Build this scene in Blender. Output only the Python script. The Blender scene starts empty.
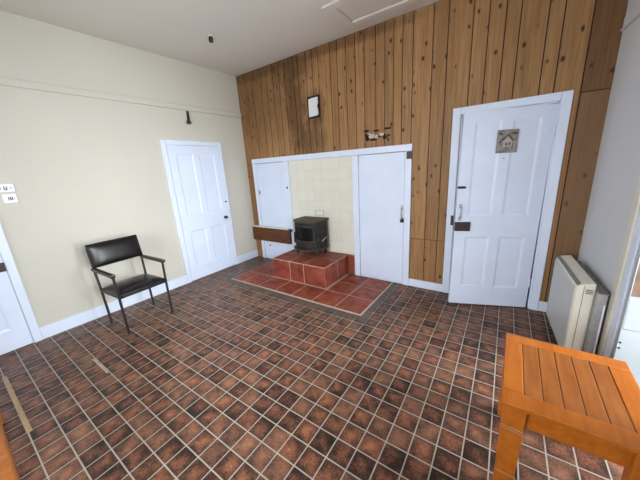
import bpy, bmesh, math, random
from mathutils import Matrix, Vector
random.seed(7)
PI = math.pi
S = bpy.context.scene
COL = S.collection
WM = {}                                    # world matrix of every object built

# ------------------------------------------------------------------ helpers
def smooth(me, ang=40):
    for p in me.polygons: p.use_smooth = True
    me.set_sharp_from_angle(angle=math.radians(ang))

class MB:
    """collects shapes in world space, builds them as ONE mesh object"""
    def __init__(self, M=None):
        self.bm = bmesh.new(); self.M = M or Matrix()
    def _v(self, p): return self.bm.verts.new(self.M @ Vector(p))
    def box(self, a, b, R=None):
        x0, y0, z0 = a; x1, y1, z1 = b
        P = [(x0,y0,z0),(x1,y0,z0),(x1,y1,z0),(x0,y1,z0),(x0,y0,z1),(x1,y0,z1),(x1,y1,z1),(x0,y1,z1)]
        if R is not None:
            c = Vector(((x0+x1)/2,(y0+y1)/2,(z0+z1)/2))
            P = [R @ (Vector(p)-c) + c for p in P]
        v = [self._v(p) for p in P]
        for f in ((0,3,2,1),(4,5,6,7),(0,1,5,4),(1,2,6,5),(2,3,7,6),(3,0,4,7)):
            self.bm.faces.new([v[i] for i in f])
        return self
    def prism(self, pts, lo, hi, axis=2):
        def mk(p, h):
            if axis == 2: return (p[0], p[1], h)
            if axis == 1: return (p[0], h, p[1])
            return (h, p[0], p[1])
        a = [self._v(mk(p, lo)) for p in pts]; b = [self._v(mk(p, hi)) for p in pts]
        n = len(pts)
        self.bm.faces.new(a[::-1]); self.bm.faces.new(b)
        for i in range(n):
            self.bm.faces.new([a[i], a[(i+1)%n], b[(i+1)%n], b[i]])
        return self
    def hexa(self, bot, top):
        v = [self._v(p) for p in list(bot)+list(top)]
        for f in ((0,3,2,1),(4,5,6,7),(0,1,5,4),(1,2,6,5),(2,3,7,6),(3,0,4,7)):
            self.bm.faces.new([v[i] for i in f])
        return self
    def tube(self, pts, r, n=12, r1=None):
        pts = [Vector(p) for p in pts]; rings = []
        m = len(pts)
        for i, p in enumerate(pts):
            if i == 0: t = pts[1]-pts[0]
            elif i == m-1: t = pts[-1]-pts[-2]
            else: t = (pts[i+1]-pts[i]).normalized()+(pts[i]-pts[i-1]).normalized()
            t.normalize()
            ref = Vector((0,0,1)) if abs(t.z) < .9 else Vector((1,0,0))
            a = t.cross(ref).normalized(); b = t.cross(a)
            rr = r if r1 is None else r+(r1-r)*i/(m-1)
            rings.append([self._v(p+rr*(math.cos(2*PI*k/n)*a+math.sin(2*PI*k/n)*b)) for k in range(n)])
        for i in range(m-1):
            for k in range(n):
                self.bm.faces.new([rings[i][k], rings[i][(k+1)%n], rings[i+1][(k+1)%n], rings[i+1][k]])
        self.bm.faces.new(rings[0][::-1]); self.bm.faces.new(rings[-1])
        return self
    def lathe(self, prof, c, axis='z', n=20):
        rings = []
        for r, h in prof:
            ring = []
            for k in range(n):
                a = 2*PI*k/n; u, w = r*math.cos(a), r*math.sin(a)
                p = (u, w, h) if axis == 'z' else ((h, u, w) if axis == 'x' else (u, h, w))
                ring.append(self._v((c[0]+p[0], c[1]+p[1], c[2]+p[2])))
            rings.append(ring)
        for i in range(len(rings)-1):
            for k in range(n):
                self.bm.faces.new([rings[i][k], rings[i][(k+1)%n], rings[i+1][(k+1)%n], rings[i+1][k]])
        self.bm.faces.new(rings[0][::-1]); self.bm.faces.new(rings[-1])
        return self
    def build(self, name, mat, parent=None, loc=None, bevel=0, seg=2, ang=40):
        bmesh.ops.recalc_face_normals(self.bm, faces=self.bm.faces[:])
        if parent is not None: W = WM[parent]
        else: W = Matrix.Translation(Vector(loc or (0,0,0)))
        self.bm.transform(W.inverted())
        me = bpy.data.meshes.new(name); self.bm.to_mesh(me); self.bm.free()
        o = bpy.data.objects.new(name, me); COL.objects.link(o)
        me.materials.append(mat)
        smooth(me, ang)
        if parent is not None: o.parent = parent
        else: o.matrix_world = W
        WM[o] = W
        if bevel:
            m = o.modifiers.new('bevel', 'BEVEL'); m.width = bevel; m.segments = seg; m.limit_method = 'ANGLE'
            m.angle_limit = math.radians(35)
        return o

def empty(name, loc, rz=0):
    o = bpy.data.objects.new(name, None); COL.objects.link(o)
    o.location = loc; o.rotation_euler = (0,0,rz); o.empty_display_size = .1
    WM[o] = Matrix.Translation(Vector(loc)) @ Matrix.Rotation(rz, 4, 'Z')
    return o
def tag(o, label, cat, group=None, kind=None):
    o['label'] = label; o['category'] = cat
    if group: o['group'] = group
    if kind: o['kind'] = kind
    return o
def struct(o, label, cat): return tag(o, label, cat, kind='structure')

# ------------------------------------------------------------------ materials
class N:
    def __init__(self, name):
        self.m = bpy.data.materials.new(name); self.m.use_nodes = True
        self.t = self.m.node_tree; self.b = self.t.nodes['Principled BSDF']
    def new(self, typ, **kw):
        n = self.t.nodes.new(typ)
        for k, v in kw.items(): setattr(n, k, v)
        return n
    def put(self, sock, v):
        if isinstance(v, bpy.types.NodeSocket): self.t.links.new(v, sock)
        else: sock.default_value = v
    def math(self, op, a, b=0., c=None):
        n = self.new('ShaderNodeMath', operation=op)
        self.put(n.inputs[0], a); self.put(n.inputs[1], b)
        if c is not None: self.put(n.inputs[2], c)
        return n.outputs[0]
    def mix(self, f, a, b, mode='MIX'):
        n = self.new('ShaderNodeMix', data_type='RGBA', blend_type=mode)
        self.put(n.inputs[0], f)
        self.put(n.inputs[6], a if isinstance(a, bpy.types.NodeSocket) else (*a, 1)[:4])
        self.put(n.inputs[7], b if isinstance(b, bpy.types.NodeSocket) else (*b, 1)[:4])
        return n.outputs[2]
    def ramp(self, f, stops, interp='LINEAR'):
        n = self.new('ShaderNodeValToRGB'); r = n.color_ramp; r.interpolation = interp
        while len(r.elements) < len(stops): r.elements.new(.5)
        for e, (p, c) in zip(r.elements, stops):
            e.position = p; e.color = (*c, 1) if isinstance(c, tuple) else (c, c, c, 1)
        self.put(n.inputs[0], f); return n.outputs[0]
    def coord(self): return self.new('ShaderNodeTexCoord').outputs['Object']
    def xyz(self, v):
        n = self.new('ShaderNodeSeparateXYZ'); self.put(n.inputs[0], v); return n.outputs
    def comb(self, x, y, z):
        n = self.new('ShaderNodeCombineXYZ')
        for i, v in enumerate((x, y, z)): self.put(n.inputs[i], v)
        return n.outputs[0]
    def mapping(self, v, scale=(1,1,1), loc=(0,0,0), rot=(0,0,0)):
        n = self.new('ShaderNodeMapping'); self.put(n.inputs[0], v)
        n.inputs['Scale'].default_value = scale; n.inputs['Location'].default_value = loc
        n.inputs['Rotation'].default_value = rot
        return n.outputs[0]
    def noise(self, v, scale=5, detail=4, rough=.55, dist=0):
        n = self.new('ShaderNodeTexNoise'); self.put(n.inputs['Vector'], v)
        n.inputs['Scale'].default_value = scale; n.inputs['Detail'].default_value = detail
        n.inputs['Roughness'].default_value = rough; n.inputs['Distortion'].default_value = dist
        return n.outputs[0]
    def bump(self, h, strength=.2, dist=.01):
        n = self.new('ShaderNodeBump'); n.inputs['Strength'].default_value = strength
        n.inputs['Distance'].default_value = dist; self.put(n.inputs['Height'], h)
        self.t.links.new(n.outputs[0], self.b.inputs['Normal'])
    def done(self, color, rough=.5, metal=0., spec=.5):
        self.put(self.b.inputs['Base Color'], color if isinstance(color, bpy.types.NodeSocket) else (*color, 1))
        self.put(self.b.inputs['Roughness'], rough); self.b.inputs['Metallic'].default_value = metal
        self.b.inputs['Specular IOR Level'].default_value = spec
        return self.m

def simple(name, col, rough=.5, var=.08, scale=9, metal=0., bump=0., spec=.5, stretch=(1,1,1)):
    n = N(name); v = n.mapping(n.coord(), stretch)
    f = n.noise(v, scale, 5)
    lo = tuple(c*(1-var) for c in col); hi = tuple(min(1, c*(1+var)) for c in col)
    c = n.ramp(f, [(.3, lo), (.7, hi)])
    if bump: n.bump(n.noise(v, scale*6, 4), bump, .005)
    return n.done(c, rough, metal, spec)

def m_floor():
    n = N('floor_tiles'); th = .018
    x, y, z = n.xyz(n.coord())
    u = n.math('ADD', n.math('MULTIPLY', x, math.cos(th)), n.math('MULTIPLY', y, math.sin(th)))
    w = n.math('SUBTRACT', y, n.math('MULTIPLY', x, .006))
    pu, pv = .1267, .1303
    u = n.math('DIVIDE', n.math('SUBTRACT', u, 3.198-2.304*th), pu)
    w = n.math('DIVIDE', n.math('SUBTRACT', w, -2.304-3.2*.006), pv)
    fu = n.math('FRACT', u); fw = n.math('FRACT', w)
    du = n.math('MINIMUM', fu, n.math('SUBTRACT', 1., fu)); dw = n.math('MINIMUM', fw, n.math('SUBTRACT', 1., fw))
    d = n.math('MINIMUM', du, dw)
    cell = n.comb(n.math('FLOOR', u), n.math('FLOOR', w), 0.)
    wn = n.new('ShaderNodeTexWhiteNoise', noise_dimensions='3D'); n.put(wn.inputs[0], cell)
    rnd = wn.outputs[0]; rc = n.xyz(wn.outputs[1])
    co = n.coord()
    blot = n.noise(co, 10, 5, .6); fine = n.noise(co, 85, 4, .65)
    # the printed tile: a mottled centre, charred brown rim
    cen = n.math('SUBTRACT', 1., n.math('MULTIPLY', n.math('MINIMUM', d, .4), 2.2))
    t = n.math('ADD', n.math('MULTIPLY', blot, 1.0), n.math('MULTIPLY', n.math('SUBTRACT', rnd, .5), .26))
    t = n.math('ADD', t, .01)
    t = n.math('SUBTRACT', t, n.math('MULTIPLY', cen, .29))
    t = n.math('ADD', t, n.math('MULTIPLY', n.math('SUBTRACT', fine, .5), .75))
    col = n.ramp(t, [(.08, (.022,.014,.012)), (.26, (.080,.036,.024)), (.43, (.195,.080,.046)), (.60, (.32,.128,.064)), (.80, (.41,.21,.11))])
    grey = n.math('GREATER_THAN', rc[0], .62)
    col = n.mix(n.math('MULTIPLY', grey, .50), col, n.ramp(t, [(.08, (.024,.018,.016)), (.40, (.105,.062,.044)), (.75, (.22,.125,.082))]))
    g = n.math('LESS_THAN', d, .029)
    gcol = n.mix(n.noise(co, 6, 3), (.31,.275,.225), (.47,.42,.35))
    # grey cement smears left around the hearth
    sx = n.math('MULTIPLY', n.math('GREATER_THAN', y, -1.13), n.math('LESS_THAN', x, 2.84))
    sm = n.math('MULTIPLY', sx, n.ramp(n.noise(co, 7, 5), [(.40, 0.), (.60, .62)]))
    nb = n.noise(co, 9, 5)
    b1 = n.math('MULTIPLY', n.math('GREATER_THAN', y, -1.085), n.math('LESS_THAN', x, 2.775))
    b1 = n.math('MULTIPLY', b1, n.math('GREATER_THAN', x, .40))
    b1 = n.math('MULTIPLY', b1, n.ramp(nb, [(.34, .25), (.50, .85)]))
    col = n.mix(g, col, gcol)
    col = n.mix(sm, col, (.075,.062,.055))
    col = n.mix(b1, col, n.mix(fine, (.050,.043,.038), (.16,.135,.115)))
    n.bump(n.math('ADD', n.math('MULTIPLY', n.math('GREATER_THAN', d, .05), .6), n.math('MULTIPLY', fine, .5)), .25, .003)
    r = n.ramp(fine, [(.3, .34), (.7, .52)])
    return n.done(col, r, spec=.24)

def m_pine_panel():
    n = N('knotty_pine_panelling'); co = n.coord()
    rnd = n.new('ShaderNodeNewGeometry').outputs['Random Per Island']
    x, y, z = n.xyz(co)
    off = n.math('MULTIPLY', rnd, 37.)
    v = n.comb(x, off, z)
    vs = n.mapping(v, (30, 1, 1.3))
    gr = n.noise(vs, 1.6, 5, .6, .6)
    base = n.ramp(gr, [(.25, (.225,.115,.044)), (.5, (.355,.192,.080)), (.75, (.455,.268,.120))])
    base = n.mix(n.math('MULTIPLY', rnd, .32), base, (.17,.08,.032))
    vo = n.new('ShaderNodeTexVoronoi', feature='F1'); n.put(vo.inputs['Vector'], n.mapping(v, (10.5, 1, 6.6)))
    vo.inputs['Scale'].default_value = 1.; vo.inputs['Randomness'].default_value = .9
    kd = n.math('ADD', vo.outputs['Distance'], n.math('MULTIPLY', n.math('SUBTRACT', n.noise(co, 40, 2), .5), .05))
    keep = n.math('GREATER_THAN', n.xyz(vo.outputs['Color'])[0], .25)
    knot = n.math('MULTIPLY', keep, n.ramp(kd, [(.08, 1.), (.13, .7), (.20, 0.)]))
    col = n.mix(knot, base, (.060,.022,.008))
    # soot below the white plate, stain at the top edge; dark left side mixes soot with painted light falloff
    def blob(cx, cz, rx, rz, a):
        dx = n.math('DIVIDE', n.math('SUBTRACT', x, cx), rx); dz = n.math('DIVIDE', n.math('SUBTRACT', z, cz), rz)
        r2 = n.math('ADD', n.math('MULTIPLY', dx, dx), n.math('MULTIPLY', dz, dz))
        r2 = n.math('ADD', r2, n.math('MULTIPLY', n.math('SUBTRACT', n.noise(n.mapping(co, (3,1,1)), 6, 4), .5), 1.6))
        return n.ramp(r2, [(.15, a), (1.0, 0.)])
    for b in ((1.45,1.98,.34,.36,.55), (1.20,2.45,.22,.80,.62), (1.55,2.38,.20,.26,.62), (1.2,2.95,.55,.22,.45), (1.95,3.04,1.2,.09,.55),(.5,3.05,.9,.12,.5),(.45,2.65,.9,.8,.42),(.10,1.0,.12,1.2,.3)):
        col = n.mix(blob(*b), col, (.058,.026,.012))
    # an offcut board in a darker stain beside the right-hand corner
    dk = n.math('MULTIPLY', n.math('GREATER_THAN', x, 4.30), n.math('GREATER_THAN', z, 2.06))
    col = n.mix(n.math('MULTIPLY', dk, .62), col, (.060,.026,.012))
    dk2 = n.math('MULTIPLY', n.math('GREATER_THAN', x, 4.30), n.math('LESS_THAN', z, 2.06))
    col = n.mix(n.math('MULTIPLY', dk2, .62), col, (.15,.090,.055))
    n.bump(gr, .08, .003)
    return n.done(col, .5, spec=.22)

def m_orange_wood(name, cols, dk):
    n = N(name); co = n.coord()
    rnd = n.new('ShaderNodeNewGeometry').outputs['Random Per Island']
    x, y, z = n.xyz(co)
    oi = n.new('ShaderNodeObjectInfo').outputs['Random']
    v = n.comb(n.math('ADD', x, n.math('MULTIPLY', rnd, 9.)), y, n.math('ADD', z, n.math('MULTIPLY', oi, 9.)))
    gr = n.noise(n.mapping(v, (34, 3.2, 34)), 1., 5, .6, .5)
    gr2 = n.noise(n.mapping(v, (9, 5, 9)), 1., 3)
    col = n.ramp(gr, [(.25, cols[0]), (.5, cols[1]), (.8, cols[2])])
    col = n.mix(n.ramp(gr2, [(.45, 0.), (.75, .55)]), col, dk)
    col = n.mix(n.math('MULTIPLY', rnd, .25), col, dk)
    return n.done(col, .38, spec=.35)

def m_hearth_tile():
    n = N('terracotta_tile'); co = n.coord()
    rnd = n.new('ShaderNodeNewGeometry').outputs['Random Per Island']
    x, y, z = n.xyz(co)
    v = n.comb(n.math('ADD', x, n.math('MULTIPLY', rnd, 11.)), y, z)
    f = n.noise(v, 7, 6, .65)
    col = n.ramp(f, [(.28, (.070,.018,.013)), (.46, (.235,.052,.030)), (.72, (.39,.112,.070))])
    col = n.mix(n.math('MULTIPLY', rnd, .3), col, (.19,.045,.03))
    n.bump(n.noise(v, 22, 4), .15, .004)
    return n.done(col, .42, spec=.28)

def m_wall_tile():
    n = N('cream_glazed_tiles'); x, y, z = n.xyz(n.coord())
    u = n.math('FRACT', n.math('DIVIDE', n.math('SUBTRACT', x, .985), .152)); w = n.math('FRACT', n.math('DIVIDE', n.math('SUBTRACT', z, 1.706), .152))
    d = n.math('MINIMUM', n.math('MINIMUM', u, n.math('SUBTRACT', 1., u)), n.math('MINIMUM', w, n.math('SUBTRACT', 1., w)))
    cell = n.comb(n.math('FLOOR', n.math('DIVIDE', n.math('SUBTRACT', x, .985), .152)), 0., n.math('FLOOR', n.math('DIVIDE', n.math('SUBTRACT', z, 1.706), .152)))
    wn = n.new('ShaderNodeTexWhiteNoise', noise_dimensions='3D'); n.put(wn.inputs[0], cell)
    col = n.mix(wn.outputs[0], (.72,.70,.605), (.76,.74,.645))
    col = n.mix(n.math('LESS_THAN', d, .010), col, (.60,.575,.49))
    n.bump(n.ramp(d, [(.0, 0.), (.04, 1.)]), .3, .003)
    return n.done(col, .22, spec=.5)

def m_plaster(name, a, b, mark=(.45,.40,.32), amt=.12):
    n = N(name); co = n.coord()
    col = n.mix(n.noise(co, 1.6, 5), a, b)
    sp = n.ramp(n.noise(co, 5, 6, .7), [(.62, 0.), (.78, amt)])
    col = n.mix(sp, col, mark)
    n.bump(n.noise(co, 30, 5), .06, .01)
    return n.done(col, .75, spec=.25)

def m_glass():
    n = N('window_glass'); t = n.t
    tr = n.new('ShaderNodeBsdfTransparent'); gl = n.new('ShaderNodeBsdfGlossy'); gl.inputs['Roughness'].default_value = .02
    fr = n.new('ShaderNodeFresnel'); fr.inputs['IOR'].default_value = 1.45
    mx = n.new('ShaderNodeMixShader')
    t.links.new(fr.outputs[0], mx.inputs[0]); t.links.new(tr.outputs[0], mx.inputs[1]); t.links.new(gl.outputs[0], mx.inputs[2])
    t.links.new(mx.outputs[0], t.nodes['Material Output'].inputs[0])
    return n.m

M = dict(
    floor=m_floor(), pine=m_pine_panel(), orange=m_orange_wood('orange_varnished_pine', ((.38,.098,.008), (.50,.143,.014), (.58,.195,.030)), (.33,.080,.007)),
    slat=m_orange_wood('reddish_varnished_pine', ((.25,.072,.013), (.36,.118,.023), (.45,.17,.042)), (.21,.050,.009)),
    bench=m_orange_wood('brown_varnished_pine', ((.20,.062,.012), (.30,.092,.016), (.40,.14,.03)), (.15,.04,.008)), hearth=m_hearth_tile(), tiles=m_wall_tile(), glass=m_glass(),
    cream=m_plaster('cream_wall_paint', (.555,.535,.468), (.615,.595,.525)),
    ceil=m_plaster('off_white_ceiling_paint', (.70,.665,.61), (.75,.715,.66)),
    rwall=m_plaster('grey_white_wall_paint', (.60,.61,.62), (.66,.67,.68)),
    white=simple('white_gloss_paint', (.70,.78,.93), .42, .03, 4),
    whitedoor=simple('white_door_paint', (.69,.775,.94), .45, .04, 3),
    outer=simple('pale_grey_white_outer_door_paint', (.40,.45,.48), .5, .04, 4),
    creamedge=simple('cream_gloss_paint', (.66,.64,.54), .4, .05, 6),
    hatch=simple('hatch_white_paint', (.72,.68,.63), .4, .03, 4),
    dark=simple('dark_groove', (.022,.012,.007), .8),
    grout=simple('pale_grout', (.46,.36,.28), .8, .15, 30),
    vinyl=simple('black_vinyl', (.009,.007,.008), .28, .2, 20, bump=.04, spec=.35),
    frame=simple('black_enamelled_steel', (.014,.012,.012), .42, .2, 20),
    armwood=simple('dark_stained_arm_wood', (.018,.011,.009), .35, .35, 12, stretch=(1,6,6)),
    worn=simple('worn_bare_wood', (.28,.19,.11), .6, .3, 20),
    iron=simple('sooty_cast_iron', (.021,.020,.021), .55, .6, 14, metal=.0, bump=.15, spec=.3),
    ironr=simple('rusty_cast_iron', (.050,.032,.022), .6, .45, 10, metal=.1, bump=.15),
    soot=simple('sooted_stove_glass', (.006,.004,.003), .4, .5, 12, spec=.15),
    steel=simple('dull_steel', (.42,.42,.43), .35, .1, 20, metal=.8),
    black=simple('black_knob', (.014,.012,.012), .35),
    brownlock=simple('rusty_brown_lock', (.034,.018,.012), .5, .45, 30),
    board=simple('dark_brown_board', (.115,.042,.017), .4, .45, 7, stretch=(1.5,8,12), spec=.2),
    rawwood=simple('bare_pale_wood', (.42,.29,.17), .65, .25, 10, stretch=(2,20,20)),
    heater=simple('cream_heater_enamel', (.70,.68,.58), .35, .02, 6),
    heaterf=simple('pale_grey_heater_panel', (.56,.565,.54), .35, .02, 6),
    galv=simple('grey_galvanised_steel', (.36,.37,.38), .45, .12, 25, metal=.3),
    grille=simple('dark_grey_grille', (.17,.165,.155), .5),
    plate=simple('white_plastic', (.74,.75,.78), .35, .03),
    mark=simple('grey_printed_mark', (.09,.09,.12), .5),
    plaque=simple('grey_mottled_plaque', (.24,.215,.205), .6, .45, 26),
    plaqued=simple('dark_plaque_relief', (.07,.055,.05), .6, .3, 30),
    plaquel=simple('pale_plaque_relief', (.40,.36,.34), .6, .2, 30),
    plasterbit=simple('crumbled_plaster', (.50,.44,.38), .9, .3, 40),
    hole=simple('black_hole', (.012,.008,.006), .9),
    concrete=simple('grey_concrete', (.36,.35,.33), .85, .15, 6, bump=.2),
    brick=simple('brown_rendered_wall', (.20,.125,.085), .85, .35, 9, bump=.3),
    hallp=simple('hall_paint', (.55,.56,.58), .7, .05),
)

# ------------------------------------------------------------------ room shell
H = 3.10
YN = -4.70                                  # rear wall, behind the camera
TH = math.atan(.0733)                       # the right-hand wall runs out of square
RW = Matrix.Translation((4.48,0,0)) @ Matrix(((math.sin(TH), math.cos(TH), 0, 0), (-math.cos(TH), math.sin(TH), 0, 0), (0,0,1,0), (0,0,0,1)))
# RW: local x = along the right wall towards the camera, local y = outward, z up
XR = 4.48 + .0733*4.7
def fbox(mb, a, b): return mb.box(a, b)

o = MB().box((-.2, YN-.2, -.12), (4.9, 1.6, 0)).build('floor', M['floor']); struct(o, 'brown and rust vinyl floor printed as small square tiles', 'floor')
o = MB().box((-.2, YN-.2, H), (5.1, .16, H+.12)).build('ceiling', M['ceil']); struct(o, 'plain off-white ceiling', 'ceiling')

# left wall with two door openings is one solid slab; its doors stand on its face
o = MB().box((-.2, YN-.2, 0), (0, .16, H)).build('wall_left', M['cream']); struct(o, 'cream painted wall with a picture rail', 'wall')

# back wall: slab with a doorway, panelling of grooved pine boards in front
DX0, DX1, DZ = 3.398, 4.176, 2.012
b = MB()
b.box((-.2,.012,0), (DX0,.16,H)); b.box((DX1,.012,0), (4.75,.16,H)); b.box((DX0,.012,DZ), (DX1,.16,H))
wb = b.build('wall_back', M['dark']); struct(wb, 'wall clad in vertical knotty pine boards around the fireplace', 'wall')
gx = [0,.196,.365,.551,.68,.811,.93,1.047,1.215,1.295,1.44,1.54,1.638,1.828,1.93,2.058,2.185,2.305,2.452,2.566,2.67,2.769,2.883,3.085,3.227,3.445,3.575,3.707,3.818,4.013,4.117,4.297,4.485]
holes = [(.16,2.91,1.78), (3.31,4.255,2.075)]
b = MB(); GAP = .0045
for i in range(len(gx)-1):
    xs = [(gx[i]+GAP, gx[i+1]-GAP)]
    cuts = sorted([h for hh in holes for h in hh[:2] if xs[0][0] < h < xs[0][1]])
    e = [xs[0][0]]+cuts+[xs[0][1]]
    for p, q in zip(e[:-1], e[1:]):
        mid = (p+q)/2; z0 = 0.
        for h in holes:
            if h[0] < mid < h[1]: z0 = h[2]
        segs = [(z0, H-.006)]
        if z0 == 0 and 2.9 < mid < 3.32: segs = [(0,.642),(.648,H-.006)]
        if mid > 4.29: segs = [(0,2.052),(2.060,H-.006)]
        for s0, s1 in segs:
            if s1-s0 > .01: b.box((p,0,s0), (q,.012,s1))
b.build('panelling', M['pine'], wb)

# right wall: doorway to the porch and an added window, both with real reveals
OP0, OP1, OPZ = 1.03, 1.98, 2.10            # doorway along the wall
W0, W1, WZ0, WZ1 = 2.45, 3.95, .85, 2.35     # window
b = MB(RW)
T = .32
b.box((-.1,0,0), (OP0,T,H)); b.box((OP0,0,OPZ), (OP1,T,H)); b.box((OP1,0,0), (W0,T,H))
b.box((W0,0,0), (W1,T,WZ0)); b.box((W0,0,WZ1), (W1,T,H)); b.box((W1,0,0), (4.95,T,H))
o = b.build('wall_right', M['rwall']); struct(o, 'grey white plaster wall behind the storage heater', 'wall')
# rear wall with a wide added window
V0, V1, VZ0, VZ1 = 1.1, 3.5, .85, 2.40
b = MB()
b.box((-.2,YN-.2,0), (V0,YN,H)); b.box((V1,YN-.2,0), (5.15,YN,H)); b.box((V0,YN-.2,0), (V1,YN,VZ0)); b.box((V0,YN-.2,VZ1), (V1,YN,H))
o = b.build('wall_rear', M['cream']); struct(o, 'cream wall behind the camera', 'wall')

def window(name, Mx, x0, x1, y0, z0, z1, label):
    root = empty(name, Mx @ Vector(((x0+x1)/2, y0, z0))); struct(root, label, 'window')
    b = MB(Mx); f = .07
    b.box((x0,y0,z0),(x0+f,y0+.06,z1)); b.box((x1-f,y0,z0),(x1,y0+.06,z1)); b.box((x0+f,y0,z0),(x1-f,y0+.06,z0+f)); b.box((x0+f,y0,z1-f),(x1-f,y0+.06,z1))
    xm = (x0+x1)/2; b.box((xm-.03,y0,z0+f),(xm+.03,y0+.06,z1-f))
    b.build('window_frame', M['white'], root)
    MB(Mx).box((x0+f,y0+.027,z0+f),(xm-.03,y0+.033,z1-f)).build('pane', M['glass'], root)
    MB(Mx).box((xm+.03,y0+.027,z0+f),(x1-f,y0+.033,z1-f)).build('pane', M['glass'], root)
    MB(Mx).box((x0-.04,-.05,z0-.035),(x1+.04,y0,z0)).build('window_sill', M['white'], root, bevel=.006)
window('window_1', RW, W0, W1, .18, WZ0, WZ1, 'unseen white framed window added in the right wall for daylight')  # unseen window, put in so daylight has a way in
RR = Matrix.Translation((0,YN,0)) @ Matrix.Rotation(PI, 4, 'Z')
window('window_2', RR, -V1, -V0, .10, VZ0, VZ1, 'unseen wide white framed window added in the rear wall for daylight')  # unseen as well, added as the daylight source behind the camera

# skirtings
o = MB().box((0,-1.425,0),(.018,-3.03,.135)).build('baseboard_left', M['white'], bevel=.004); struct(o, 'white skirting board behind the black chair', 'skirting')
o = MB().box((0,0,0),(.018,-.49,.135)).build('baseboard_corner', M['white'], bevel=.004); struct(o, 'short white skirting between white door and corner', 'skirting')
o = MB().box((2.905,-.018,0),(3.318,0,.10)).build('baseboard_back', M['white'], bevel=.004); struct(o, 'short white skirting between cupboard and open door', 'skirting')
o = MB().box((4.252,-.018,0),(4.47,0,.11)).build('baseboard_right', M['white'], bevel=.004); struct(o, 'short white skirting in the corner behind the heater', 'skirting')
# picture rails
b = MB().box((0,YN,2.472),(.016,0,2.545)).box((0,YN,2.530),(.022,0,2.545)).box((0,YN,2.468),(.020,0,2.480))
o = b.build('trim_1', M['cream'], bevel=.004); struct(o, 'cream picture rail along the left wall', 'picture rail')
b = MB(RW).box((.03,-.012,2.452),(4.7,0,2.53)).box((.03,-.022,2.44),(4.7,0,2.455))
o = b.build('trim_2', M['rwall'], bevel=.004); struct(o, 'grey white picture rail along the right wall', 'picture rail')

# ------------------------------------------------------------------ panel doors
def panel_leaf(Mx, w, h, t, panels, name, mat, parent):
    """local x along the leaf, y 0 = room face (room at -y), recessed panels with real depth"""
    b = MB(Mx)
    xs = sorted(set([0, w]+[p[0] for p in panels]+[p[1] for p in panels]))
    zs = sorted(set([.012, h]+[p[2] for p in panels]+[p[3] for p in panels]))
    def inp(x, z): return any(p[0] < x < p[1] and p[2] < z < p[3] for p in panels)
    for i in range(len(xs)-1):
        for j in range(len(zs)-1):
            xm, zm = (xs[i]+xs[i+1])/2, (zs[j]+zs[j+1])/2
            if not inp(xm, zm): b.box((xs[i],0,zs[j]), (xs[i+1],t,zs[j+1]))
    for p in panels:
        x0, x1, z0, z1 = p; s = .022; d = .0085
        O = [(x0,0,z0),(x1,0,z0),(x1,0,z1),(x0,0,z1)]; I = [(x0+s,d,z0+s),(x1-s,d,z0+s),(x1-s,d,z1-s),(x0+s,d,z1-s)]
        vo = [b._v(q) for q in O]; vi = [b._v(q) for q in I]
        for k in range(4): b.bm.faces.new([vo[k], vo[(k+1)%4], vi[(k+1)%4], vi[k]])
        b.bm.faces.new(vi)
        b.box((x0,.020,z0),(x1,t-.008,z1))
    bmesh.ops.remove_doubles(b.bm, verts=b.bm.verts[:], dist=1e-5)
    # drop the inner faces shared by neighbouring blocks
    seen = {}
    for f in b.bm.faces: seen.setdefault(tuple(sorted(v.index for v in f.verts)) if False else tuple(sorted(id(v) for v in f.verts)), []).append(f)
    kill = [f for fs in seen.values() if len(fs) > 1 for f in fs]
    if kill: bmesh.ops.delete(b.bm, geom=kill, context='FACES')
    o = b.build(name, mat, parent)
    for p in o.data.polygons: p.use_smooth = False
    return o

def knob(Mx, x, z, r, mat, parent, name='knob', depth=.05):
    return MB(Mx).lathe([(r*.9,0),(r*.9,-.006),(r*.4,-.010),(r*.38,-.024),(r*.85,-.030),(r,-.040),(r*.8,-.050),(r*.3,-.054)], (x,0,z), 'y', 18).build(name, mat, parent)

# left wall: local x runs towards -y?  use a frame whose -y points into the room (+x world)
LW = Matrix(((0,-1,0,0),(1,0,0,0),(0,0,1,0),(0,0,0,1)))   # local x -> world +y, local y -> world -x
def left_door(name, y0, y1, arch_l, arch_r, h, label, side):
    root = empty(name, (0,(y0+y1)/2,0)); struct(root, label, 'door')
    Mx = LW
    b = MB(Mx)
    b.box((y0-arch_l,-.026,0),(y0,0,h+.065)); b.box((y1,-.026,0),(y1+arch_r,0,h+.065)); b.box((y0,-.026,h),(y1,0,h+.065))
    b.build('architrave', M['white'], root, bevel=.006)
    # leaf recessed 4 mm behind the architrave face
    w = y1-y0
    Lm = Mx @ Matrix.Translation((y0+.004,-.014,0))
    st, ms = .105, .085; pm = (w-.008)/2
    P = [(st,pm-ms/2,1.0,h-.12),(pm+ms/2,w-.008-st,1.0,h-.12),(st,pm-ms/2,.215,.77),(pm+ms/2,w-.008-st,.215,.77)]
    leaf = panel_leaf(Lm, w-.008, h-.004, .013, [], 'door_leaf', M['whitedoor'], root) if False else panel_leaf(Mx @ Matrix.Translation((y0+.004,-.020,0)), w-.008, h-.004, .0195, P, 'door_leaf', M['whitedoor'], root)
    return root
d1 = left_door('door_1', -1.362, -.535, .066, .042, 1.995, 'white four panel door in the cream wall near the corner', 1)
K = LW @ Matrix.Translation((0,-.020,0))
knob(K, -.612, .872, .027, M['black'], d1, 'door_knob')
MB(K).box((-.575,-.012,1.115),(-.54,0,1.135)).build('latch', M['black'], d1)
d2 = left_door('door_2', -3.86, -3.098, .068, .068, 1.995, 'white panel door at the left edge beside the white switches', 1)
MB(K).box((-3.20,-.022,.80),(-3.098,0,.885)).build('rim_lock', M['brownlock'], d2, bevel=.004)
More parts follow.
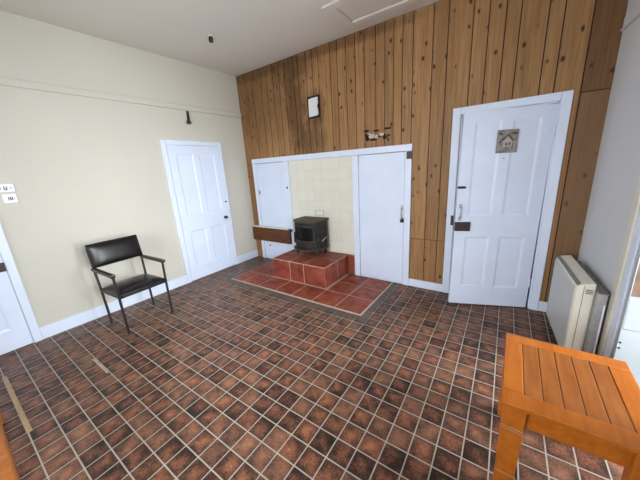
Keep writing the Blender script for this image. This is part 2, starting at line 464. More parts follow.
knob(K @ Matrix.Translation((0,-.022,0)), -3.165, .845, .022, M['black'], d2, 'door_knob')

# right-hand door in the pine wall: frame, jambs, leaf swung into the room
d3 = empty('door_3', (3.78,0,0)); struct(d3, 'white four panel door standing ajar in the pine wall', 'door')
b = MB()
b.box((3.318,-.024,0),(DX0,.0,DZ+.072)); b.box((DX1,-.024,0),(4.252,.0,DZ+.072)); b.box((DX0,-.024,DZ),(DX1,.0,DZ+.072))
b.build('architrave', M['white'], d3, bevel=.006)
b = MB()
b.box((DX0-.012,0,0),(DX0+.012,.16,DZ)); b.box((DX1-.012,0,0),(DX1+.012,.16,DZ)); b.box((DX0,0,DZ-.012),(DX1,.16,DZ+.012))
b.build('door_jamb', M['white'], d3)
hinge = Vector((4.150,-.012,0)); free = Vector((3.446,-.288,0))
dv = hinge-free; LEN = dv.length
LM = Matrix.Translation(free) @ Matrix.Rotation(math.atan2(dv.y, dv.x), 4, 'Z') @ Matrix.Translation((0,0,.006)) @ Matrix.Rotation(math.radians(.6), 4, 'Y')
P = [(.103,.330,1.005,1.902),(.418,.650,1.005,1.902),(.103,.330,.222,.785),(.418,.650,.222,.785)]
leaf = panel_leaf(LM, LEN-.004, 1.995, .038, P, 'door_leaf', M['whitedoor'], d3)
b = MB(LM).box((-.008,-.024,.846),(.140,0,.940)); b.build('rim_lock', M['brownlock'], d3, bevel=.005)
b = MB(LM @ Matrix.Translation((-.014,0,0))).tube([(.050,0,.985),(.050,-.028,.995),(.050,-.034,1.04),(.050,-.028,1.085),(.050,0,1.095)], .008)
b.box((.036,-.006,1.085),(.066,0,1.125)).box((.036,-.006,.955),(.066,0,.99))
b.build('pull_handle', M['steel'], d3)
b = MB(LM).tube([(-.012,-.012,1.292),(.070,-.012,1.292)], .007).box((.0,-.008,1.280),(.062,0,1.304)); b.build('bolt', M['black'], d3)
MB(LM).box((.366,-.003,1.553),(.380,0,1.560)).build('nail', M['brownlock'], d3)
MB().box((3.368,-.042,.855),(3.394,-.024,.965)).build('lock_keep', M['black'], d3, bevel=.003)
for z in (.25, 1.72):
    MB(LM).box((LEN-.05,-.004,z),(LEN-.005,0,z+.09)).tube([(LEN-.004,-.004,z),(LEN-.004,-.004,z+.09)], .006).build('hinge', M['white'], d3)
# hall seen through the gap
b = MB().box((2.9,1.3,0),(4.9,1.4,2.6)).box((2.8,.16,0),(2.9,1.4,2.6)).box((4.75,.16,0),(4.85,1.4,2.6)).box((2.8,.16,2.6),(4.85,1.4,2.7))
o = b.build('wall_hall', M['hallp']); struct(o, 'plain hall walls beyond the door standing ajar', 'wall')

# plaque on the door
PM = LM @ Matrix.Translation((-.022,0,.002))
pl = empty('picture_plaque', PM @ Vector((.405,-.001,1.60)), math.atan2(dv.y, dv.x)); tag(pl, 'small grey square picture plaque hung on the open white door', 'plaque')
MB(PM).box((.320,-.012,1.602),(.492,-.001,1.808)).build('plaque_board', M['plaque'], pl, bevel=.002)
b = MB(PM)
b.tube([(.365,-.013,1.715),(.408,-.013,1.762),(.452,-.013,1.712)], .006); b.tube([(.336,-.013,1.69),(.37,-.013,1.735)], .005)
b.box((.392,-.016,1.668),(.405,-.012,1.69)).box((.418,-.016,1.672),(.432,-.012,1.694)).tube([(.44,-.013,1.78),(.478,-.013,1.77)], .008)
b.tube([(.33,-.013,1.782),(.36,-.013,1.765)], .007)
b.build('dark_relief', M['plaqued'], pl)
b = MB(PM).prism([(.372,1.655),(.445,1.655),(.445,1.71),(.408,1.748),(.372,1.71)], -.0135, -.0115, 1).tube([(.335,-.012,1.63),(.345,-.012,1.67)], .004).tube([(.465,-.012,1.62),(.47,-.012,1.70)], .005)
b.build('pale_relief', M['plaquel'], pl)

# right doorway: cream architrave, white frame, half-glazed leaf folded outward, unseen porch added beyond
d4 = empty('door_4', RW @ Vector(((OP0+OP1)/2,0,0))); struct(d4, 'white outer door with brown upper panel folded open beyond the heater', 'door')
b = MB(RW)
b.box((.885,-.022,0),(.955,0,OPZ+.17)); b.box((OP1+.10,-.022,0),(OP1+.17,0,OPZ+.17)); b.box((.955,-.022,OPZ+.10),(OP1+.10,0,OPZ+.17))
b.build('architrave', M['creamedge'], d4, bevel=.008)
b = MB(RW)
b.box((.955,-.010,0),(OP0+.002,.0,OPZ+.10)); b.box((OP1-.012,-.010,0),(OP1+.10,.0,OPZ+.10)); b.box((OP0+.012,-.010,OPZ-.012),(OP1-.012,.0,OPZ+.10))
b.build('door_frame', M['white'], d4, bevel=.004)
Mq = RW @ Matrix.Translation((OP0+.003,.001,0)) @ Matrix(((0,1,0,0),(1,0,0,0),(0,0,1,0),(0,0,0,1)))   # local x = outward, local y = towards camera
b = MB(Mq)
w = .84
b.box((0,0,.03),(w,.030,.16)); b.box((0,0,.16),(.006,.030,2.06)); b.box((w-.09,0,.16),(w,.030,2.06)); b.box((.006,0,.48),(w-.09,.030,.705)); b.box((.006,0,1.97),(w-.09,.030,2.06))
b.box((.006,.006,.16),(w-.09,.026,.48))
b.build('door_leaf', M['outer'], d4, bevel=.003)
MB(Mq).box((.006,.006,.705),(w-.09,.027,1.97)).build('upper_panel', M['brick'], d4)
for z in (.385,.345): MB(RW).lathe([(.006,0),(.006,.006)], (OP0+.034,.012,z), 'x', 10).build('hinge_screw', M['black'], d4)
# outside
o = MB().box((4.6,-9,-.16),(12,3,-.10)).box((-4,-12,-.16),(4.6,YN-.2,-.10)).build('ground', M['concrete']); struct(o, 'grey concrete yard outside the open door', 'ground')
o = MB(RW).box((.55,.33,2.42),(2.26,2.0,2.55)).build('ceiling_porch_blocker', M['rwall']); struct(o, 'unseen porch roof added to keep sky light off the outer door', 'ceiling')  # unseen roof, added to shade the outer leaf from the sky
o = MB(RW).box((2.12,.33,-.1),(2.26,2.0,2.415)).build('wall_porch_blocker', M['rwall']); struct(o, 'unseen porch wall added to block window light from the outer door', 'wall')  # unseen wall, added to stop window light reaching the leaf
o = MB(RW).box((.55,.34,-.1),(.75,3.2,2.2)).build('wall_porch', M['brick']); struct(o, 'brown garden wall seen through the outer door', 'wall')

# ------------------------------------------------------------------ fireplace
def cupboard(x0, x1, d0, d1, label, knobs):
    root = empty('built_in_cupboard', ((x0+x1)/2,0,0)); tag(root, label, 'cupboard')
    b = MB(); b.box((x0,-.024,0),(d0,.012,1.703)); b.box((d1,-.024,0),(x1,.012,1.703)); b.box((d0,-.006,0),(d1,.010,.035))
    b.build('frame', M['white'], root, bevel=.004)
    dr = MB().box((d0+.004,-.014,.04),(d1-.004,.010,1.698)).build('door', M['whitedoor'], root, bevel=.004)
    return root, dr
c1, dr1 = cupboard(.167, .982, .243, .882, 'narrow white cupboard left of the stove, behind the brown board', 0)
MB().box((.262,-.026,1.185),(.29,-.014,1.25)).lathe([(.008,-.026),(.012,-.04),(.006,-.046)], (.276,0,1.215), 'y', 12).build('catch', M['steel'], dr1, bevel=.002)
MB().lathe([(.012,-.014),(.010,-.026),(.016,-.034),(.008,-.042)], (.40,0,.27), 'y', 14).build('knob', M['steel'], dr1)
MB().box((.925,-.036,1.28),(.945,-.024,1.31)).build('catch_plate', M['brownlock'], c1)
c2, dr2 = cupboard(2.118, 2.905, 2.205, 2.828, 'tall white cupboard to the right of the stove', 0)
b = MB().tube([(2.800,-.014,1.03),(2.800,-.046,1.02),(2.802,-.050,.95),(2.803,-.044,.89),(2.803,-.014,.88)], .008)
b.box((2.787,-.020,1.01),(2.815,-.014,1.06)); b.build('pull_handle', M['steel'], dr2)
MB().box((2.783,-.030,.845),(2.826,-.014,.895)).lathe([(.010,-.030),(.012,-.045),(.006,-.05)], (2.803,0,.868), 'y', 12).build('latch', M['iron'], dr2, bevel=.002)
MB().box((2.850,-.040,1.612),(2.908,-.024,1.698)).build('wooden_block', M['brownlock'], c2, bevel=.003)
o = MB().box((.167,-.026,1.704),(2.908,.012,1.780)).build('trim_3', M['white'], bevel=.004); struct(o, 'white top rail over the tiled recess and both cupboards', 'trim')
o = MB().box((.985,-.004,.312),(2.116,.012,1.703)).build('trim_tiles', M['tiles']); struct(o, 'cream square wall tiles behind the stove', 'tiles'); wt = o
b = MB()
t = .004
for a, c in (((1.447,.865),(1.447+t,.948)),((1.599,.865),(1.603,.948)),((1.447,.945),(1.603,.949)),((1.447,.865),(1.603,.869))):
    b.box((a[0],-.008,a[1]),(c[0],-.004,c[1]))
o = MB().box((1.449,-.007,.867),(1.601,-.004,.947)).build('flue_cover', M['heater'], wt); b.build('rim', M['grille'], o)

# raised plinth
pr = empty('hearth_plinth', (1.53,-.32,0)); tag(pr, 'raised terracotta tiled plinth carrying the iron stove', 'hearth')
PX0, PX1, PY, PZ = 1.058, 2.006, -.645, .310
MB().box((PX0+.004,PY+.004,.010),(PX1-.004,-.001,PZ-.002)).box((PX1,-.012,.010),(2.112,-.001,PZ-.002)).build('grout', M['grout'], pr)
b = MB(); g = .006; e = .010
cols = [(PX0,1.40),(1.40,1.652),(1.652,PX1)]
for x0, x1 in cols:
    b.box((x0+g,PY,.012+g),(x1-g,PY+.01,PZ-e))                          # front
    for y0, y1 in ((PY,-.315),(-.315,-.002)):
        b.box((x0+g,y0+(e if y0==PY else g),PZ-.01),(x1-g,y1-g,PZ))      # top
for y0, y1 in ((PY,-.315),(-.315,-.014)):
    b.box((PX1-.01,y0+g,.012+g),(PX1,y1-g,PZ-e)); b.box((PX0,y0+g,.012+g),(PX0+.01,y1-g,PZ-e))
b.box((PX1+.004,-.016,.014),(2.110,-.012,PZ-.004))
b.build('tiles', M['hearth'], pr, bevel=.002)
# lower slab
sl = empty('hearth_slab', (1.6,-.5,0)); tag(sl, 'low terracotta tiled floor slab in front of the plinth', 'hearth')
SX0, SX1, SY = .50, 2.705, -1.005
MB().box((SX0,SY,0),(SX1,-.028,.008)).build('grout', M['grout'], sl, bevel=.002)
b = MB()
xs = [SX0+.010,.745,1.075,1.40,1.70,2.03,2.36,SX1-.012]; ys = [SY+.012,-.650,-.345,-.03]
for i in range(len(xs)-1):
    for j in range(len(ys)-1):
        x0, x1, y0, y1 = xs[i]+.008, xs[i+1]-.008, ys[j]+.008, ys[j+1]-.008
        if y0 > PY-.02 and x0 > PX0-.02 and x1 < PX1+.05:
            continue
        if j >= 1 and x1 > PX0-.004 and x0 < PX0: x1 = PX0-.006
        if j >= 1 and x0 < PX1+.012 and x1 > PX1: x0 = PX1+.001
        if x1-x0 < .02: continue
        b.box((x0,y0,.006),(x1,y1,.0125))
b.build('tiles', M['hearth'], sl, bevel=.0015)

# stove
st = empty('wood_stove', (1.475,-.2,PZ)); tag(st, 'small black cast iron stove with bowed front on the red plinth', 'stove')
def bow(x0, x1, yb, ys, bulge, n=10):
    pts = [(x1,yb),(x0,yb),(x0,ys)]
    for i in range(1, n):
        t = i/n; pts.append((x0+(x1-x0)*t, ys-bulge*math.sin(PI*t)**.8))
    pts.append((x1,ys)); return pts
SXL, SXR, SB, SF, BG = 1.246, 1.695, -.075, -.285, .075
MB().prism(bow(SXL,SXR,SB,SF,BG), .423, .818).build('body', M['iron'], st, bevel=.006, ang=30)
MB().prism(bow(SXL-.010,SXR+.004,SB+.06,SF-.006,BG+.045),   .818, .848).build('top_plate', M['ironr'], st, bevel=.006, ang=30)
MB().prism(bow(SXL-.034,SXR+.010,SB,SF-.02,BG+.05), .402, .424).build('base_plate', M['ironr'], st, bevel=.006, ang=30)
def bowy(x, off=0): 
    t = (x-SXL)/(SXR-SXL); return SF-BG*math.sin(PI*min(max(t,0),1))**.8-off
def curved(x0, x1, z0, z1, off0, off1, n=10):
    pts = [(x0+(x1-x0)*i/n, bowy(x0+(x1-x0)*i/n, off1)) for i in range(n+1)]
    pts += [(x0+(x1-x0)*i/n, bowy(x0+(x1-x0)*i/n, off0)) for i in range(n,-1,-1)]
    return pts, z0, z1
dr = MB()
X0, X1 = SXL+.028, SXR-.028
for (x0,x1,z0,z1) in ((X0,X1,.450,.540),(X0,X1,.745,.785),(X0,X0+.045,.540,.745),(X1-.045,X1,.540,.745)):
    p, a, c = curved(x0,x1,z0,z1,-.004,.018); dr.prism(p, a, c)
sd = dr.build('stove_door', M['iron'], st, bevel=.003, ang=30)
p, a, c = curved(X0+.045,X1-.045,.540,.745,-.004,.006); MB().prism(p,a,c).build('window', M['soot'], sd, ang=30)
b = MB()
p, a, c = curved(X0+.03,X1-.03,.536,.550,.014,.026); b.prism(p,a,c)
b.build('fire_bar', M['ironr'], sd, ang=30)
b = MB().tube([(X0+.02,bowy(X0,.0),.62),(X0+.012,bowy(X0,.035),.62)], .008).tube([(X0+.004,bowy(X0,.035),.50),(X0+.008,bowy(X0,.042),.57),(X0+.012,bowy(X0,.035),.66)], .013)
b.build('door_handle', M['black'], sd)
for z in (.50,.71): MB().tube([(X1+.012,bowy(X1,.012),z-.025),(X1+.012,bowy(X1,.012),z+.025)], .010).build('hinge', M['iron'], sd)
for z0 in (.47,.56,.66):
    pass
b = MB().box((SXR-.002,SF+.02,.455),(SXR+.008,SB-.02,.470)).box((SXR-.002,SF+.02,.735),(SXR+.006,SB-.02,.747)).box((SXR-.002,SF+.02,.455),(SXR+.006,SF+.034,.747)).box((SXR-.002,SB-.034,.455),(SXR+.006,SB-.02,.747))
b.build('side_rib', M['iron'], st, bevel=.002)
b = MB().hexa([(SXR+.006,SF+.05,.530),(SXR+.014,SF+.05,.530),(SXR+.014,SB-.04,.560),(SXR+.006,SB-.04,.560)], [(SXR+.006,SF+.05,.548),(SXR+.014,SF+.05,.548),(SXR+.014,SB-.04,.578),(SXR+.006,SB-.04,.578)])
b.build('air_slide', M['steel'], st)
for x, y in ((SXL+.03,SF-.01),(SXR-.035,SF-.03),(SXL+.03,SB-.03),(SXR-.03,SB-.03)):
    s = .024
    MB().hexa([(x-s*.5,y-s*.5,PZ),(x+s*.5,y-s*.5,PZ),(x+s*.5,y+s*.5,PZ),(x-s*.5,y+s*.5,PZ)], [(x-s,y-s,.403),(x+s,y-s,.403),(x+s,y+s,.403),(x-s,y+s,.403)]).build('leg', M['ironr'], st, bevel=.004)

# brown board across the cupboard
bo = empty('wooden_board', (.48,-.05,.352)); tag(bo, 'dark brown board with a white top edge across the left cupboard', 'board')
MB().box((.024,-.062,.352),(.925,-.026,.598)).build('board', M['board'], bo, bevel=.002)
MB().box((.022,-.068,.598),(.915,-.026,.622)).build('top_edge', M['creamedge'], bo, bevel=.003)
MB().box((.925,-.066,.355),(.934,-.026,.60)).box((.918,-.074,.572),(.968,-.030,.612)).build('end_bracket', M['black'], bo, bevel=.003)

# ------------------------------------------------------------------ things on the pine wall
wp = empty('cover_plate', (1.53,-.001,2.255)); tag(wp, 'white plate with chipped right edge in a scorched dark surround', 'wall plate')
MB().box((1.430,-.006,2.247),(1.634,.001,2.532)).build('surround', M['hole'], wp)
MB().prism([(1.452,2.270),(1.59,2.276),(1.612,2.292),(1.606,2.36),(1.594,2.395),(1.612,2.43),(1.612,2.508),(1.50,2.506),(1.455,2.496)], -.016, -.006, 1).build('plate', M['plate'], wp, bevel=.002)
hb = empty('torn_hole', (2.46,-.001,1.86)); tag(hb, 'row of ragged dark holes with crumbled plaster above the right cupboard', 'hole')
rs = random.Random(3)
def blobp(cx, cz, rx, rz, n=9):
    return [(cx+rx*(.75+.45*rs.random())*math.cos(2*PI*i/n), cz+rz*(.75+.45*rs.random())*math.sin(2*PI*i/n)) for i in range(n)]
for cx, cz, rx, rz in ((2.325,1.985,.040,.016),(2.34,1.905,.028,.040),(2.415,1.875,.05,.014),(2.455,1.975,.040,.012),(2.50,1.905,.030,.018),(2.565,1.895,.024,.034),(2.60,1.985,.050,.014),(2.615,1.905,.018,.016),(2.315,1.94,.014,.030),(2.61,1.855,.012,.020)):
    MB().prism(blobp(cx,cz,rx,rz), -.003, .001, 1).build('hole_edge', M['hole'], hb)
for cx, cz, rx, rz in ((2.40,1.915,.042,.026),(2.53,1.925,.032,.020),(2.46,1.905,.022,.020),(2.36,1.945,.02,.012)):
    MB().prism(blobp(cx,cz,rx,rz), -.006, .001, 1).build('plaster', M['plasterbit'], hb)

# ------------------------------------------------------------------ things on the left wall and ceiling
for nm, z0, z1, y0, y1, lab in (('upper',1.525,1.600,-2.985,-2.865,'upper of the two white wall switches by the left edge'),('lower',1.422,1.508,-2.962,-2.868,'lower of the two white wall switches by the left edge')):
    sw = empty('light_switch', (0,(y0+y1)/2,z0)); tag(sw, lab, 'switch', 'white switch plates by the left door')
    MB().box((0,y0,z0),(.012,y1,z1)).build('plate', M['plate'], sw, bevel=.003)
    zc = (z0+z1)/2
    b = MB()
    if nm == 'upper':
        b.box((.012,y0+.018,zc-.010),(.016,y0+.032,zc+.010)); b.box((.012,y0+.050,zc-.018),(.016,y0+.057,zc+.015)); b.box((.012,y0+.066,zc-.018),(.016,y0+.073,zc+.015)); b.box((.012,y0+.050,zc-.018),(.016,y0+.073,zc-.011)); b.box((.012,y0+.088,zc-.004),(.016,y0+.106,zc+.002))
    else:
        b.box((.012,y0+.034,zc-.016),(.016,y0+.041,zc+.014)); b.box((.012,y0+.046,zc-.016),(.016,y0+.054,zc+.014)); b.box((.012,y0+.058,zc-.016),(.016,y0+.065,zc+.014)); b.box((.012,y0+.072,zc-.004),(.016,y0+.082,zc+.001))
    b.build('rocker', M['mark'], sw)
hk = empty('iron_hook', (0,-.96,2.28)); tag(hk, 'dark iron hook under the picture rail above the white door', 'hook')
MB().box((0,-.976,2.30),(.016,-.944,2.462)).build('back_plate', M['brownlock'], hk, bevel=.003)
MB().tube([(.010,-.962,2.40),(.022,-.972,2.33),(.040,-.985,2.305),(.062,-.992,2.315),(.066,-.994,2.345)], .017).lathe([(.004,-.02),(.026,-.018),(.032,0),(.026,.018),(.004,.026)], (.045,-.985,2.302), 'z', 14).build('prong', M['black'], hk)
LHP = (.912,-1.075,H)
lh = empty('lamp_holder', LHP); tag(lh, 'bare dark lamp holder on the ceiling without a bulb', 'lamp holder')
MB().lathe([(.028,0),(.028,-.006),(.018,-.012)], LHP, 'z').build('ceiling_rose', M['ceil'], lh)
MB().lathe([(.014,-.010),(.022,-.02),(.026,-.045),(.024,-.062),(.016,-.070)], LHP, 'z').build('socket', M['black'], lh)
lt = empty('loft_hatch', (2.64,-.42,H)); tag(lt, 'white framed loft hatch in the ceiling beside the pine wall', 'hatch')
hx0, hx1, hy0, hy1 = 2.19, 3.12, -.150, -.700
f = .105
b = MB()
b.box((hx0,hy1,H-.022),(hx0+f,hy0,H)); b.box((hx1-f,hy1,H-.022),(hx1,hy0,H)); b.box((hx0+f,hy0-f,H-.022),(hx1-f,hy0,H)); b.box((hx0+f,hy1,H-.022),(hx1-f,hy1+f,H))
b.build('frame', M['hatch'], lt, bevel=.006)
MB().box((hx0+f+.012,hy1+f+.012,H-.010),(hx1-f-.012,hy0-f-.012,H)).build('hatch_panel', M['hatch'], lt, bevel=.003)

# ------------------------------------------------------------------ chair
CX, CY, CR = .505, -2.266, .048
ch = empty('armchair', (CX,CY,0), CR); tag(ch, 'black vinyl armchair with dark metal legs against the cream wall', 'chair')
CM = WM[ch]
def cushion(x0, x1, y0, y1, z0, z1, Mx, name, bev, parent):
    return MB(Mx).box((x0,y0,z0),(x1,y1,z1)).build(name, M['vinyl'], parent, bevel=bev, seg=4, ang=60)
b = MB(CM)
nx, ny = 8, 8
def padded(Mx, w, d, t, crown):
    """rounded pad: w along y, d along x, z thickness with crowned top; local origin = centre of underside"""
    b = MB(Mx); g = []
    n = 12
    def prof(s): return 1-abs(s)**5
    top, bot = [], []
    for i in range(n+1):
        r1, r2 = [], []
        for j in range(n+1):
            u, v = -1+2*i/n, -1+2*j/n
            h = t*.55+(t*.45+crown*(1-u*u)*(1-v*v)**.5)*(prof(u)*prof(v))**.5
            r1.append(b._v((u*d/2, v*w/2, h))); r2.append(b._v((u*d/2, v*w/2, 0)))
        top.append(r1); bot.append(r2)
    for i in range(n):
        for j in range(n):
            b.bm.faces.new([top[i][j],top[i+1][j],top[i+1][j+1],top[i][j+1]]); b.bm.faces.new([bot[i][j],bot[i][j+1],bot[i+1][j+1],bot[i+1][j]])
        for (a,c) in (((i,0),(i+1,0)),((i+1,n),(i,n)),((0,i+1),(0,i)),((n,i),(n,i+1))):
            b.bm.faces.new([top[a[0]][a[1]],bot[a[0]][a[1]],bot[c[0]][c[1]],top[c[0]][c[1]]])
    return b
padded(CM @ Matrix.Translation((.012,0,.392)) @ Matrix.Rotation(math.radians(-2.5),4,'Y'), .475, .475, .075, .014).build('seat', M['vinyl'], ch, bevel=.006, ang=60)
BM_ = CM @ Matrix.Translation((-.272,0,.792)) @ Matrix.Rotation(math.radians(-10),4,'Y') @ Matrix.Rotation(math.radians(90),4,'Y')
padded(BM_, .505, .262, .045, .008).build('backrest', M['vinyl'], ch, bevel=.006, ang=60)
for s in (-1, 1):
    y = s*.236
    MB(CM).tube([(.214,y,0),(.212,s*.240,.40),(.215,s*.246,.640)], .0125).build('leg', M['frame'], ch)
    MB(CM).tube([(-.205,s*.233,0),(-.232,s*.236,.40),(-.250,s*.242,.60),(-.285,s*.243,.88)], .0125).build('leg', M['frame'], ch)
    MB(CM).tube([(.212,y,.405),(-.232,y,.395)], .010).build('side_rail', M['frame'], ch)
    arm = MB(CM).hexa([(-.262,s*.248-.022,.638),(.240,s*.250-.022,.634),(.240,s*.250+.022,.634),(-.262,s*.248+.022,.638)], [(-.262,s*.248-.022,.668),(.240,s*.250-.022,.668),(.240,s*.250+.022,.668),(-.262,s*.248+.022,.668)]).build('armrest', M['armwood'], ch, bevel=.008, seg=3)
    MB(CM).box((.228,s*.250-.012,.660),(.2410,s*.250+.012,.6690)).build('worn_tip', M['worn'], arm, bevel=.004)
MB(CM).tube([(.212,-.236,.402),(.212,.236,.402)], .010).build('cross_rail', M['frame'], ch)
MB(CM).tube([(-.232,-.236,.395),(-.232,.236,.395)], .010).build('cross_rail', M['frame'], ch)

# ------------------------------------------------------------------ slatted pine table
TX0, TX1, TY0, TY1, TZ = 3.964, 4.460, -1.568, -2.147, .55
tb = empty('slatted_table', ((TX0+TX1)/2,(TY0+TY1)/2,0)); tag(tb, 'small orange pine table with slatted top beside the heater', 'table')
b = MB(); th = .020
b.box((TX0,TY1,TZ-th),(TX1,TY1+.088,TZ))
tr1 = b.build('end_rail', M['orange'], tb, bevel=.003)
MB().box((TX0,TY0-.078,TZ-th),(TX1,TY0,TZ)).build('end_rail', M['orange'], tb, bevel=.003)
y0, y1 = TY1+.0885, TY0-.0785
MB().box((TX0,y0,TZ-th),(4.041,y1,TZ)).build('side_rail', M['orange'], tb, bevel=.003)
MB().box((4.382,y0,TZ-th),(TX1,y1,TZ)).build('side_rail', M['orange'], tb, bevel=.003)
for i in range(5):
    x = 4.0435+i*.0676
    MB().box((x,y0-.004,TZ-.018),(x+.0655,y1+.004,TZ-.0015)).build('slat', M['slat'], tb, bevel=.003)
lw = .086
for x0 in (TX0+.006, TX1-.006-lw):
    for ys in (TY1+.012, TY0-.012-.062):
        MB().hexa([(x0+.004,ys+.004,0),(x0+lw-.010,ys+.004,0),(x0+lw-.010,ys+.056,0),(x0+.004,ys+.056,0)], [(x0,ys,TZ-th),(x0+lw,ys,TZ-th),(x0+lw,ys+.062,TZ-th),(x0,ys+.062,TZ-th)]).build('leg', M['orange'], tb, bevel=.003)
MB().box((TX0+.08,TY1+.040,.418),(TX1-.08,TY1+.062,TZ-th)).build('apron', M['orange'], tb, bevel=.002)
MB().box((TX0+.08,TY0-.062,.418),(TX1-.08,TY0-.040,TZ-th)).build('apron', M['orange'], tb, bevel=.002)
for x in (TX0+.030, TX1-.052): MB().box((x,TY1+.07,.418),(x+.022,TY0-.07,TZ-th)).build('apron', M['orange'], tb, bevel=.002)
for z in (.405,.418,.15): MB().hexa([(TX0+.008,TY1+.0105,z),(TX0+.088,TY1+.0105,z-.006),(TX0+.088,TY1+.014,z-.006),(TX0+.008,TY1+.014,z)], [(TX0+.008,TY1+.0105,z+.003),(TX0+.088,TY1+.0105,z-.003),(TX0+.088,TY1+.014,z-.003),(TX0+.008,TY1+.014,z+.003)]).build('scratch', M['rawwood'], tb)

# bench whose front rail cuts the bottom left corner of the view
bn = empty('bench', (1.75,-3.62,0)); tag(bn, 'orange pine slatted bench, edge showing at lower left corner', 'bench')
for k, yy in enumerate((-3.445,-3.545,-3.645,-3.745)):
    MB().box((1.05,yy-.028,.415),(2.50,yy+.027,.45)).build('slat', M['bench'], bn, bevel=.012, seg=4)
for x in (1.15,2.38):
    MB().box((x,-3.76,.37),(x+.05,-3.43,.415)).build('bearer', M['bench'], bn, bevel=.003)
    for yy in (-3.76,-3.48): MB().box((x,yy,0),(x+.05,yy+.05,.37)).build('leg', M['bench'], bn, bevel=.003)

# ------------------------------------------------------------------ storage heater along the right wall
hm = RW
hr = empty('storage_heater', RW @ Vector((.52,-.13,0)), -PI/2+TH); tag(hr, 'cream storage heater with grey back casing against the right wall', 'heater')
S0, S1 = .165, .860
F0, B0 = -.190, -.088
def sx(mb, prof, a, c):   # prism along the wall, profile in (outward, z)
    P0 = [mb._v((a, p[0], p[1])) for p in prof]; P1 = [mb._v((c, p[0], p[1])) for p in prof]
    n = len(prof); mb.bm.faces.new(P0[::-1]); mb.bm.faces.new(P1)
    for i in range(n): mb.bm.faces.new([P0[i],P0[(i+1)%n],P1[(i+1)%n],P1[i]])
    return mb
sx(MB(hm), [(F0,.06),(B0,.06),(B0,.682),(F0+.030,.668),(F0,.645)], S0, S1).build('casing', M['heater'], hr, bevel=.008, seg=3)
MB(hm).box((S0+.012,F0-.006,.075),(S1-.012,F0+.004,.636)).build('front_panel', M['heaterf'], hr, bevel=.004)
b = MB(hm)
sx(b, [(F0+.006,.652),(F0+.026,.667),(F0+.024,.671),(F0+.004,.656)], S0+.02, S1-.02); b.build('top_grille', M['grille'], hr)
b = MB(hm)
for k in range(3): b.box((S1-.001,B0-.050,.628-.013*k),(S1+.003,B0-.012,.635-.013*k))
b.build('side_vent', M['grille'], hr)
MB(hm).box((S1-.001,F0+.040,.07),(S1+.002,F0+.043,.66)).build('side_seam', M['grille'], hr)
b = MB(hm).box((S0+.03,B0,.05),(S1+.045,-.034,.632)); b.build('back_casing', M['galv'], hr, bevel=.004)
MB(hm).box((S0+.03,B0+.004,.630),(S1+.047,-.030,.638)).build('back_flange', M['grille'], hr)
for s in (S0+.08, S1-.12): MB(hm).box((s,F0+.02,0),(s+.05,-.05,.06)).build('foot', M['galv'], hr)
MB(hm).tube([(S1+.052,-.045,.10),(S1+.052,-.045,.56)], .006).build('lit_gap_strip', M['plate'], hr)  # pale tube imitating the lit gap between back casing and architrave

# ------------------------------------------------------------------ floor bits
o = MB().prism([(.50,-3.374),(1.452,-3.364),(1.455,-3.336),(.50,-3.346)], 0, .006).build('threshold_strip', M['rawwood'], loc=(0,0,0)); tag(o, 'strip of bare pale wood lying on the tiled floor', 'wood strip')
o = MB().prism([(.90,-2.862),(1.05,-2.860),(1.25,-2.858),(1.258,-2.845),(1.12,-2.838),(1.02,-2.846),(.92,-2.836)], 0, .0015).build('worn_patch', M['grout'], loc=(0,0,0)); tag(o, 'worn pale patch on the floor in front of the chair', 'patch')

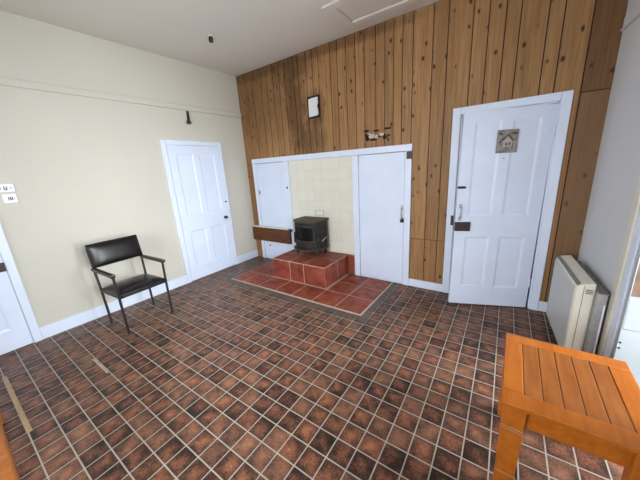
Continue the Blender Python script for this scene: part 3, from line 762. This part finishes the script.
# ------------------------------------------------------------------ camera
f_px, yaw, pitch, roll = 270.6246, -.623656, -.260243, -.060923
cy_, sy_, cp, sp, cr, sr = math.cos(yaw), math.sin(yaw), math.cos(pitch), math.sin(pitch), math.cos(roll), math.sin(roll)
fwd = Vector((sy_*cp, cy_*cp, sp)); right = Vector((cy_, -sy_, 0)); up = right.cross(fwd)
Rv = cr*right+sr*up; Uv = -sr*right+cr*up
cam = bpy.data.objects.new('camera', bpy.data.cameras.new('camera')); COL.objects.link(cam)
cam.matrix_world = Matrix(((Rv.x,Uv.x,-fwd.x,3.90947),(Rv.y,Uv.y,-fwd.y,-3.34943),(Rv.z,Uv.z,-fwd.z,1.57283),(0,0,0,1)))
cam.data.sensor_fit = 'HORIZONTAL'; cam.data.sensor_width = 36; cam.data.lens = 36*f_px/640; cam.data.clip_start = .02
S.camera = cam

# ------------------------------------------------------------------ light: overcast daylight through the openings
w = bpy.data.worlds.new('overcast'); S.world = w; w.use_nodes = True
w.node_tree.nodes['Background'].inputs[0].default_value = (.86,.93,1.0,1); w.node_tree.nodes['Background'].inputs[1].default_value = 1.7
def area(name, Mx, sx_, sy__, power, col):
    l = bpy.data.lights.new(name, 'AREA'); l.shape = 'RECTANGLE'; l.size = sx_; l.size_y = sy__; l.energy = power; l.color = col
    o = bpy.data.objects.new(name, l); COL.objects.link(o); o.matrix_world = Mx; return o
def look(pos, d):
    return Matrix.Translation(pos) @ Vector(d).to_track_quat('-Z', 'Y').to_matrix().to_4x4()
n_ = RW.to_3x3() @ Vector((0,1,0))
dn = Vector((0,0,-1))
area('daylight_doorway', look(RW @ Vector((1.50,2.1,1.25)), -n_+.05*dn), 1.1, 2.0, 170, (.90,.96,1))
area('daylight_window_right', look(RW @ Vector(((W0+W1)/2,1.3,2.5)), -n_+.62*dn), 2.2, 1.8, 400, (.92,.97,1))  # area lamp feeding daylight through the added right window
area('daylight_window_rear', look(Vector(((V0+V1)/2,YN-1.2,1.9)), Vector((0,1,0))+.25*dn), 3.0, 1.8, 190, (.94,.97,1))  # area lamp outside the added rear window

c = S.cycles
c.max_bounces = 12; c.diffuse_bounces = 8; c.glossy_bounces = 4; c.transparent_max_bounces = 8
v = S.view_settings
v.view_transform = 'Standard'; v.look = 'None'; v.exposure = 0.36; v.gamma = 1; v.use_curve_mapping = False
